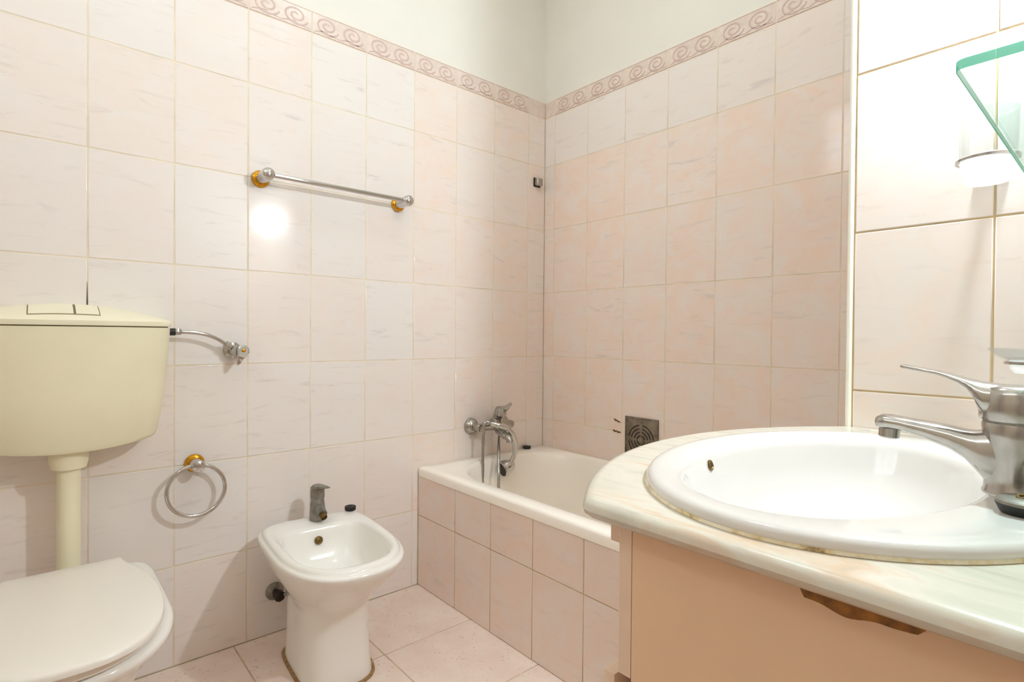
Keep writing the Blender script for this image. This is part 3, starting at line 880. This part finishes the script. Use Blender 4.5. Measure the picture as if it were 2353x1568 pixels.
bt = thing('bidet_tap', (0.105, -1.137, 0.388), 'limescaled single lever tap on the back of the bidet', 'tap')
tb = MB()
tx, ty = 0.108, -1.139
tb.add(*loft([[Vector((tx + cx_ + r_ * math.cos(a) * ex, ty + r_ * math.sin(a), z)) for a in [2 * PI * k / 28 for k in range(28)]] for (cx_, r_, ex, z) in ((0.002, 0.0255, 1.05, 0.3875), (0.002, 0.0255, 1.05, 0.390), (0.001, 0.024, 1.05, 0.41), (0.0, 0.0225, 1.0, 0.44), (0.0, 0.021, 1.0, 0.452), (0.0, 0.020, 1.0, 0.455))]))
tb.add(*tube(catmull([(tx, ty, 0.428), (tx + 0.026, ty - 0.001, 0.424), (tx + 0.050, ty - 0.002, 0.415)], 6), [0.0175] * 7 + [0.015] * 6, 18))
tb.build('body', 'dull_chrome', bt)
MB().add(*lathe([(0.0105, 0.0), (0.0115, 0.004), (0.0105, 0.018), (0.0095, 0.019), (0.0085, 0.014), (0, 0.014)], 20, axis_mat((tx + 0.046, ty - 0.002, 0.4155), (1, -0.03, -0.45)))).build('spray_nozzle', 'brass', bt)
hl = MB()
hl.add(*lathe([(0.0215, 0.4555), (0.0225, 0.459), (0.0225, 0.482), (0.021, 0.494), (0.015, 0.500), (0.0, 0.5015)], 28, Matrix.Translation(Vector((tx, ty, 0)))))
hl.add(*loft([[Vector((x, ty + w * sy, z0 + (z1 - z0) * sz)) for sy, sz in ((-1, 0.2), (-0.8, 0), (0.8, 0), (1, 0.2), (1, 0.8), (0.8, 1), (-0.8, 1), (-1, 0.8))] for (x, w, z0, z1) in ((tx, 0.018, 0.484, 0.5005), (tx + 0.022, 0.016, 0.491, 0.5030), (tx + 0.045, 0.013, 0.4975, 0.5055), (tx + 0.070, 0.0105, 0.5025, 0.5085), (tx + 0.084, 0.008, 0.5060, 0.5100))]))
hl.build('lever', 'dull_chrome', bt)
stopper('bidet_stopper', (0.094, -1.018, 0.3882), 0.0188, 0.0140, 'small black rubber plug on the back rim of the bidet')
bv = thing('bidet_supply_valve', (0.0, -1.244, 0.142), 'dark supply valve on the wall in the shadow behind the bidet', 'valve')
MB().add(*lathe([(0.029, 0), (0.029, 0.004), (0.02, 0.011), (0.0, 0.012)], 26, axis_mat((0, -1.240, 0.140), (1, 0, 0)))).build('flange', 'dull_chrome', bv)
MB().add(*lathe([(0.011, 0.008), (0.011, 0.03), (0.017, 0.032), (0.017, 0.055), (0.012, 0.058), (0, 0.058)], 8, axis_mat((0, -1.240, 0.140), (1, 0, 0)))).build('valve_body', 'dark_metal', bv)
MB().add(*tube(catmull([(0.045, -1.240, 0.140), (0.06, -1.215, 0.15), (0.075, -1.18, 0.19), (0.09, -1.15, 0.26), (0.098, -1.14, 0.33)], 6), 0.006, 12)).build('hose', 'dull_chrome', bv)

# ------------------------------------------------------------------ vanity cabinet, worktop, basin, tap
IC_Y = -1.086
YS = -1.388          # near side panel face
va = thing('vanity_cabinet', (1.75, -1.03, 0.0), 'pink-beige laminate vanity cabinet under the marble top', 'cabinet')
MB().add(*rbox(1.5505, 1.945, YS, YS + 0.018, 0.07, 0.8095, 0.0008)).build('side_panel', 'cabinet', va)
MB().add(*rbox(1.5505, 1.945, -0.70, -0.682, 0.07, 0.8095, 0.0008)).build('side_panel', 'cabinet', va)
MB().add(*rbox(1.5505, 1.940, YS + 0.018, -0.70, 0.07, 0.088)).build('bottom_panel', 'carcass', va)
MB().add(*rbox(1.936, 1.945, YS + 0.018, -0.70, 0.088, 0.80)).build('back_panel', 'carcass', va)
MB().add(*rbox(1.60, 1.94, YS + 0.03, -0.71, 0.0, 0.07)).build('plinth', 'cabinet', va)
MB().add(*rbox(1.551, 1.569, YS + 0.018, -0.70, 0.640, 0.658)).build('front_rail', 'carcass', va)
_dw = []
for _x, _b in ((1.5315, 0.003), (1.5345, 0.0), (1.5492, 0.0)):
    pts = [(YS + 0.001 + _b, 0.807 - _b)] + [(YS + 0.001 + _b, 0.6555 + _b)] + [(-0.684 - _b, 0.6555 + _b), (-0.684 - _b, 0.807 - _b)]
    pts += [(IC_Y + 0.207 * math.cos(PI * k / 24), 0.807 - _b - 0.118 * math.sin(PI * k / 24)) for k in range(25)]
    _dw.append([Vector((_x, y, z)) for y, z in pts])
MB().add(*loft(_dw)).build('drawer_front', 'cabinet_edge', va, angle=30)
d1 = MB().add(*rbox(1.5105, 1.5255, YS + 0.006, -1.040, 0.09, 0.6465, 0.0015, 2)).build('door', 'cabinet_edge', va)
d2 = MB().add(*rbox(1.5105, 1.5255, -1.036, -0.684, 0.09, 0.6465, 0.0015, 2)).build('door', 'cabinet_edge', va)
for zz in (0.18, 0.56):
    MB().add(*rbox(1.5255, 1.5505, YS + 0.03, YS + 0.05, zz, zz + 0.04, 0.002)).build('hinge', 'dark_metal', d1)
    MB().add(*rbox(1.5255, 1.5505, -0.736, -0.716, zz, zz + 0.04, 0.002)).build('hinge', 'dark_metal', d2)
_ap = []
for zz_ in (0, 1):
    ring_o = []; ring_i = []
    for k in range(49):
        y_ = -1.372 + (1.372 - 0.698) * (k / 48)
        for lst, rr_ in ((ring_o, 0.532), (ring_i, 0.522)):
            lst.append(Vector((1.922 - math.sqrt(max(1e-6, rr_ ** 2 - (y_ + 1.034) ** 2)), y_, 0.8095 if zz_ else 0.781 + 0.022 * math.sin(PI / 2 * min(1, (0.337 - abs(y_ + 1.035)) / 0.055)))))
    _ap.append(ring_o + ring_i[::-1])
MB().add(*loft(_ap)).build('bowed_apron', 'cabinet_edge', va, angle=30)
gl_ = MB()
n = 26
top = []; bot = []
for k in range(n + 1):
    t = k / n
    x = 1.700 + 0.094 * t
    d = 0.006 + 0.006 * math.sin(PI * min(1, t * 1.2)) + 0.0012 * math.sin(17 * t) + 0.0035 * t
    if t > 0.93: d *= (1 - t) / 0.07 * 0.8 + 0.2
    top.append(Vector((x, YS - 0.0008, 0.8092))); bot.append(Vector((x - 0.002, YS - 0.0008, 0.8092 - d * (0.35 if t < 0.12 else 1))))
vs = top + bot + [Vector((p.x, YS + 0.001, p.z)) for p in top + bot]
fs = []
m2 = 2 * (n + 1)
for k in range(n):
    fs += [(k, k + 1, n + 2 + k, n + 1 + k), (m2 + k, m2 + n + 1 + k, m2 + n + 2 + k, m2 + k + 1), (n + 1 + k, n + 2 + k, m2 + n + 2 + k, m2 + n + 1 + k), (k, m2 + k, m2 + k + 1, k + 1)]
gl_.add(vs, fs).build('glue_stain', 'glue', va)

# worktop: bowed front towards the room, oval hole for the basin
BC = Vector((1.655, -1.080, 0))
NA = 160
R_BOW, XA, YM = 0.562, 1.360, -1.034
def outline_pt(a, inset):
    d = Vector((math.cos(a), math.sin(a)))
    best = 9
    xr, yn, yf = 1.9455, -1.411 + inset, -0.6595
    if d.x > 1e-6: best = min(best, (xr - BC.x) / d.x)
    if d.y < -1e-6: best = min(best, (yn - BC.y) / d.y)
    if d.y > 1e-6: best = min(best, (yf - BC.y) / d.y)
    # bow circle, room side
    cx, cy, R = XA + R_BOW, YM, R_BOW - inset
    ox, oy = BC.x - cx, BC.y - cy
    bq = ox * d.x + oy * d.y
    t = -bq + math.sqrt(bq * bq - (ox * ox + oy * oy - R * R))
    if d.x < 0.2: best = min(best, t)
    return Vector((BC.x + d.x * best, BC.y + d.y * best, 0))
angs = sorted(set([2 * PI * k / NA for k in range(NA)] + [math.atan2(yy - BC.y, xx - BC.x) % (2 * PI) for xx, yy in ((1.9455, -0.6595), (1.9455, -1.411), (1.5095, -1.411), (1.5095, -0.6595), (1.525, -1.411), (1.498, -1.400))]))
def out_ring(inset, z):
    r_ = [outline_pt(a, inset) for a in angs]
    # soften the bow corner a little
    s = [(r_[i - 1] + r_[i] * 4 + r_[(i + 1) % len(r_)]) / 6 if r_[i].x < 1.60 else r_[i] for i in range(len(r_))]
    return [Vector((p.x, p.y, z)) for p in s]
def ell(a_, b_, z, cx=BC.x, cy=BC.y):
    out = []
    for a in angs:
        # same polar direction from the centre
        c, s = math.cos(a), math.sin(a)
        r_ = 1.0 / math.sqrt((c / a_) ** 2 + (s / b_) ** 2)
        out.append(Vector((cx + c * r_, cy + s * r_, z)))
    return out
wt = thing('countertop', (1.70, -1.035, 0.81), 'cream marble vanity top with a bowed front edge', 'countertop')
th0, th1 = 0.8105, 0.8300
rr = [ell(0.196, 0.276, th0), ell(0.196, 0.276, th1 - 0.0002), out_ring(0.013, th1), out_ring(0.006, th1 - 0.0012), out_ring(0.002, th1 - 0.005), out_ring(0.0, th1 - 0.010), out_ring(0.002, th0 + 0.005), out_ring(0.007, th0 + 0.001), out_ring(0.014, th0)]
MB().add(*loft(rr + [rr[0]], False, False)).build('slab', 'marble', wt, angle=45)

bs_ = thing('washbasin', (1.655, -1.080, 0.70), 'oval white washbasin set into the marble top', 'washbasin')
A_, B_ = 0.2185, 0.3015
IC = (1.629, -1.086)
def inner(ax, by, z, k=1.0):
    return [Vector((IC[0] + ax * math.cos(a), IC[1] + by * math.sin(a), z)) for a in angs]
R = [ell(A_ - 0.020, B_ - 0.020, 0.8302), ell(A_ - 0.0035, B_ - 0.0035, 0.8302), ell(A_, B_, 0.8335), ell(A_ - 0.0002, B_ - 0.0002, 0.8375), ell(A_ - 0.003, B_ - 0.003, 0.8412), ell(A_ - 0.008, B_ - 0.008, 0.8432), ell(A_ - 0.016, B_ - 0.016, 0.8436)]
R += [inner(0.1575, 0.2515, 0.8412), inner(0.1505, 0.2445, 0.8392), inner(0.1455, 0.239, 0.8345), inner(0.1415, 0.2345, 0.826), inner(0.134, 0.2245, 0.80), inner(0.120, 0.203, 0.765), inner(0.096, 0.165, 0.735), inner(0.066, 0.112, 0.716), inner(0.03, 0.045, 0.708)]
MB().add(*loft(R, False, True)).build('bowl', 'basin', bs_, angle=60)
U = [ell(A_ - 0.024, B_ - 0.027, 0.8295), [Vector((IC[0] + 0.150 * math.cos(a), IC[1] + 0.246 * math.sin(a), 0.80)) for a in angs], [Vector((IC[0] + 0.138 * math.cos(a), IC[1] + 0.225 * math.sin(a), 0.765)) for a in angs],
     [Vector((IC[0] + 0.110 * math.cos(a), IC[1] + 0.18 * math.sin(a), 0.725)) for a in angs], [Vector((IC[0] + 0.07 * math.cos(a), IC[1] + 0.115 * math.sin(a), 0.702)) for a in angs]]
MB().add(*loft(U, False, True)).build('underside', 'basin', bs_, angle=60)
MB().add(*loft([ell(A_ - 0.003, B_ - 0.003, 0.8298), ell(A_ + 0.0016, B_ + 0.0016, 0.8303), ell(A_ + 0.0004, B_ + 0.0004, 0.8322), ell(A_ - 0.001, B_ - 0.001, 0.8340)], False, False)).build('sealant', 'caulk', bs_)
MB().add(*lathe([(0.0072, -0.003), (0.0072, 0.0012), (0.0052, 0.002), (0.004, 0.0005)], 20, axis_mat((1.4925, -1.132, 0.8215), (1, 0.12, 0.3)), True, False)).build('overflow_ring', 'brass', bs_)
MB().add(*lathe([(0.0042, 0.0004), (0.0, 0.0006)], 14, axis_mat((1.4925, -1.132, 0.8215), (1, 0.12, 0.3)))).build('overflow_hole', 'slot', bs_)
MB().add(*lathe([(0.022, 0.0), (0.022, 0.0015), (0.016, 0.002), (0.012, 0.0005), (0, 0.0005)], 24, axis_mat((IC[0], IC[1], 0.7083), (0, 0, 1)))).build('drain', 'chrome', bs_)

tp = thing('washbasin_tap', (1.80, -1.086, 0.841), 'large worn chrome single lever tap on the washbasin', 'tap')
fx, fy = 1.8005, -1.086
def sec(x, w, z0, z1, e=2.4, n=20):
    zc, hh = (z0 + z1) / 2, (z1 - z0) / 2
    return [Vector((x, fy + math.copysign(abs(math.cos(a)) ** (2 / e), math.cos(a)) * w, zc + math.copysign(abs(math.sin(a)) ** (2 / e), math.sin(a)) * hh)) for a in [2 * PI * k / n for k in range(n)]]
bdm = MB()
bdm.add(*lathe([(0.0275, 0.8415), (0.0275, 0.8440), (0.0262, 0.8465), (0.0255, 0.86), (0.0262, 0.880), (0.0275, 0.900), (0.0285, 0.9125), (0.0278, 0.9145), (0.0, 0.9145)], 36, Matrix.Translation(Vector((fx, fy, 0)))))
bdm.add(*loft([sec(1.6775, 0.0085, 0.8985, 0.9045), sec(1.6785, 0.0115, 0.8960, 0.9080), sec(1.683, 0.0148, 0.8945, 0.9106), sec(1.690, 0.0160, 0.8945, 0.9112), sec(1.703, 0.0165, 0.8940, 0.9098), sec(1.726, 0.0172, 0.8880, 0.9076), sec(1.748, 0.0185, 0.8800, 0.9052), sec(1.760, 0.0197, 0.8720, 0.9035), sec(1.768, 0.0208, 0.8630, 0.9035), sec(1.776, 0.0218, 0.8530, 0.9055), sec(1.790, 0.0225, 0.8480, 0.9100)]))
bdm.build('body', 'worn_chrome', tp, angle=50)
MB().add(*lathe([(0.0272, 0.9140), (0.0272, 0.9175), (0.0, 0.9175)], 36, Matrix.Translation(Vector((fx, fy, 0))))).build('neck_ring', 'dull_chrome', tp)
hdl = MB()
hdl.add(*lathe([(0.0300, 0.9172), (0.0308, 0.9195), (0.0312, 0.932), (0.0305, 0.944), (0.027, 0.9505), (0.018, 0.9525), (0.0, 0.9530)], 36, Matrix.Translation(Vector((fx, fy, 0)))))
hdl.add(*loft([sec(1.7015, 0.0085, 0.9662, 0.9692, 4), sec(1.7035, 0.0095, 0.9653, 0.9698, 4), sec(1.718, 0.0112, 0.9632, 0.9675, 4), sec(1.735, 0.0128, 0.9602, 0.9643, 4), sec(1.7445, 0.0145, 0.9570, 0.9622, 3.5), sec(1.755, 0.0170, 0.9520, 0.9592, 3), sec(1.762, 0.0192, 0.9460, 0.9575, 2.8), sec(1.7672, 0.0212, 0.9370, 0.9563, 2.6), sec(1.7705, 0.0225, 0.9270, 0.9555, 2.6), sec(1.776, 0.0245, 0.9200, 0.9548, 2.6), sec(1.80, 0.026, 0.919, 0.9525, 2.6)]))
hdl.build('lever', 'worn_chrome', tp, angle=50)
MB().add(*lathe([(0.0105, 0.0), (0.0105, 0.010), (0.0088, 0.0115), (0.0088, 0.0035), (0, 0.0035)], 24, axis_mat((1.6905, fy, 0.8955), (-0.06, 0, -1)))).build('aerator', 'worn_chrome', tp)

sp = thing('basin_stopper', (1.815, -1.168, 0.843), 'black basin plug with a metal cap lying beside the washbasin tap', 'stopper')
pc = Matrix.Translation(Vector((1.8165, -1.166, 0.8428)))
MB().add(*lathe([(0.0185, 0), (0.0195, 0.001), (0.0225, 0.0075), (0.0228, 0.009), (0.0, 0.009)], 32, pc)).build('disc', 'rubber', sp)
MB().add(*lathe([(0.0226, 0.0090), (0.0222, 0.0115), (0.0195, 0.0135), (0.006, 0.0142), (0, 0.0142)], 32, pc)).build('cap', 'grey_rubber', sp)
MB().add(*tube([(1.8165 + 0.007 * math.cos(t), -1.166 + 0.0035 * math.sin(t) - 0.002, 0.8578 + 0.0012 * math.sin(t)) for t in [2 * PI * k / 24 for k in range(24)]], 0.0013, 8, closed=True)).build('eyelet', 'brass', sp)
ch = MB()
cp_ = catmull([(1.8235, -1.168, 0.858), (1.829, -1.155, 0.866), (1.831, -1.140, 0.868), (1.826, -1.124, 0.862), (1.822, -1.113, 0.856)], 6)
for k in range(0, len(cp_), 1):
    ch.add(*sphere(cp_[k], 0.0018, 8, 6))
ch.build('chain', 'dark_metal', sp)

# ------------------------------------------------------------------ tumbler, soap dish, glass shelf
PY = -0.658
def holder(name, cx, cy, z, r, label):
    t = thing(name, (cx, PY, z), label, 'holder')
    MB().add(*lathe([(0.021, 0), (0.021, 0.004), (0.018, 0.008), (0.0, 0.008)], 26, axis_mat((cx, PY, z), (0, -1, 0)))).build('wall_flange', 'chrome', t)
    MB().add(*tube([(cx, PY - 0.004, z), (cx, cy + r - 0.001, z)], 0.006, 12)).build('arm', 'chrome', t)
    MB().add(*loft([[Vector((cx + rr * math.cos(a), cy + rr * math.sin(a), z + dz)) for a in [2 * PI * k / 40 for k in range(40)]] for rr, dz in ((r, -0.002), (r, 0.002), (r - 0.005, 0.002), (r - 0.005, -0.002), (r, -0.002))], False, False)).build('ring', 'worn_chrome', t)
    return t
holder('tumbler_holder', 1.7215, -0.722, 1.2785, 0.0395, 'chrome ring holder carrying the glass tumbler on the bright wall')
tm = thing('tumbler', (1.7215, -0.722, 1.243), 'glass tumbler with frosted base seen behind the glass shelf', 'tumbler')
c = Matrix.Translation(Vector((1.7215, -0.722, 0)))
MB().add(*lathe([(0.0355, 1.281), (0.0365, 1.31), (0.0375, 1.352), (0.0362, 1.352), (0.0350, 1.31), (0.0340, 1.281)], 40, c, False, False)).build('rim', 'glass', tm)
MB().add(*lathe([(0.0292, 1.258), (0.0320, 1.268), (0.0340, 1.276), (0.0385, 1.2812), (0.0355, 1.2830), (0.0325, 1.276), (0.030, 1.268)], 40, c, False, False)).build('cup', 'frosted', tm)
MB().add(*lathe([(0.0, 1.243), (0.0262, 1.243), (0.0276, 1.2448), (0.0298, 1.258), (0.0286, 1.2595), (0.0, 1.2595)], 40, c)).build('base', 'frosted_base', tm)
holder('soap_dish_holder', 1.791, -0.722, 0.9645, 0.046, 'chrome ring holder of the glass soap dish above the tap')
sd = thing('soap_dish', (1.791, -0.722, 0.948), 'shallow glass soap dish behind the washbasin tap', 'soap dish')
c = Matrix.Translation(Vector((1.791, -0.722, 0)))
MB().add(*lathe([(0.041, 0.9665), (0.055, 0.974), (0.066, 0.9855), (0.0645, 0.9860), (0.0535, 0.976), (0.040, 0.9685)], 40, c, False, False)).build('dish', 'glass', sd)
MB().add(*lathe([(0.0, 0.949), (0.034, 0.949), (0.039, 0.955), (0.0405, 0.9665), (0.0395, 0.9680), (0.037, 0.957), (0.033, 0.952), (0.0, 0.952)], 40, c)).build('base', 'frosted', sd)

sh = thing('glass_shelf', (1.87, -1.07, 1.20), 'clear green-edged glass shelf on the wall above the washbasin', 'shelf')
sx0, sx1, sy0, sy1, sz0, sz1 = 1.786, 1.945, -1.318, -0.80, 1.2000, 1.2080
top_b = rrect(sx0 + 0.0008, sx1, sy0 + 0.0008, sy1 - 0.0008, [0.001, 0.006, 0.006, 0.001], sz0, 5, 4)
MB().add(*loft([rrect(sx0 + 0.001, sx1, sy0 + 0.001, sy1 - 0.001, [0.001, 0.006, 0.006, 0.001], z, 5, 4) for z in (sz0, sz1)])).build('pane', 'shelf_glass', sh, smooth=False)
MB().add(*loft([rrect(sx0, sx1, sy0, sy1, [0.001, 0.007, 0.007, 0.001], z, 5, 4) for z in (sz0 + 0.0003, sz1 - 0.0003)], False, False)).build('polished_edge', 'glass_edge', sh, smooth=False)
for yy in (-1.22, -0.90):
    MB().add(*rbox(1.925, 1.946, yy - 0.012, yy + 0.012, 1.188, 1.199, 0.002)).build('bracket', 'chrome', sh)

# ------------------------------------------------------------------ wall lamp and added ceiling fill (outside the frame)
lp = thing('wall_lamp', (LAMP_POS[0], PY, LAMP_POS[2]), 'small lit globe lamp on the near wall above the tumbler', 'lamp')
MB().add(*lathe([(0.030, 0), (0.030, 0.004), (0.022, 0.010), (0.0, 0.010)], 26, axis_mat((LAMP_POS[0], PY, LAMP_POS[2] + 0.0), (0, -1, 0)))).build('wall_plate', 'chrome', lp)
MB().add(*sphere(LAMP_POS, LAMP_R, 28, 16)).build('globe', 'lamp', lp)

cf = thing('ceiling_lamp', (0.95, -0.80, H - 0.05), 'round flat lamp on the ceiling', 'lamp')  # added fill: lifts the back wall, tub and upper paint
MB().add(*lathe([(0.165, H), (0.165, H - 0.012), (0.158, H - 0.018), (0.0, H - 0.018)], 40, Matrix.Translation(Vector((0.95, -0.80, 0))))).build('base', 'trim', cf)
MB().add(*lathe([(0.15, H - 0.0182), (0.148, H - 0.035), (0.13, H - 0.045), (0.0, H - 0.05)], 40, Matrix.Translation(Vector((0.95, -0.80, 0))))).build('diffuser', 'ceil_lamp', cf)
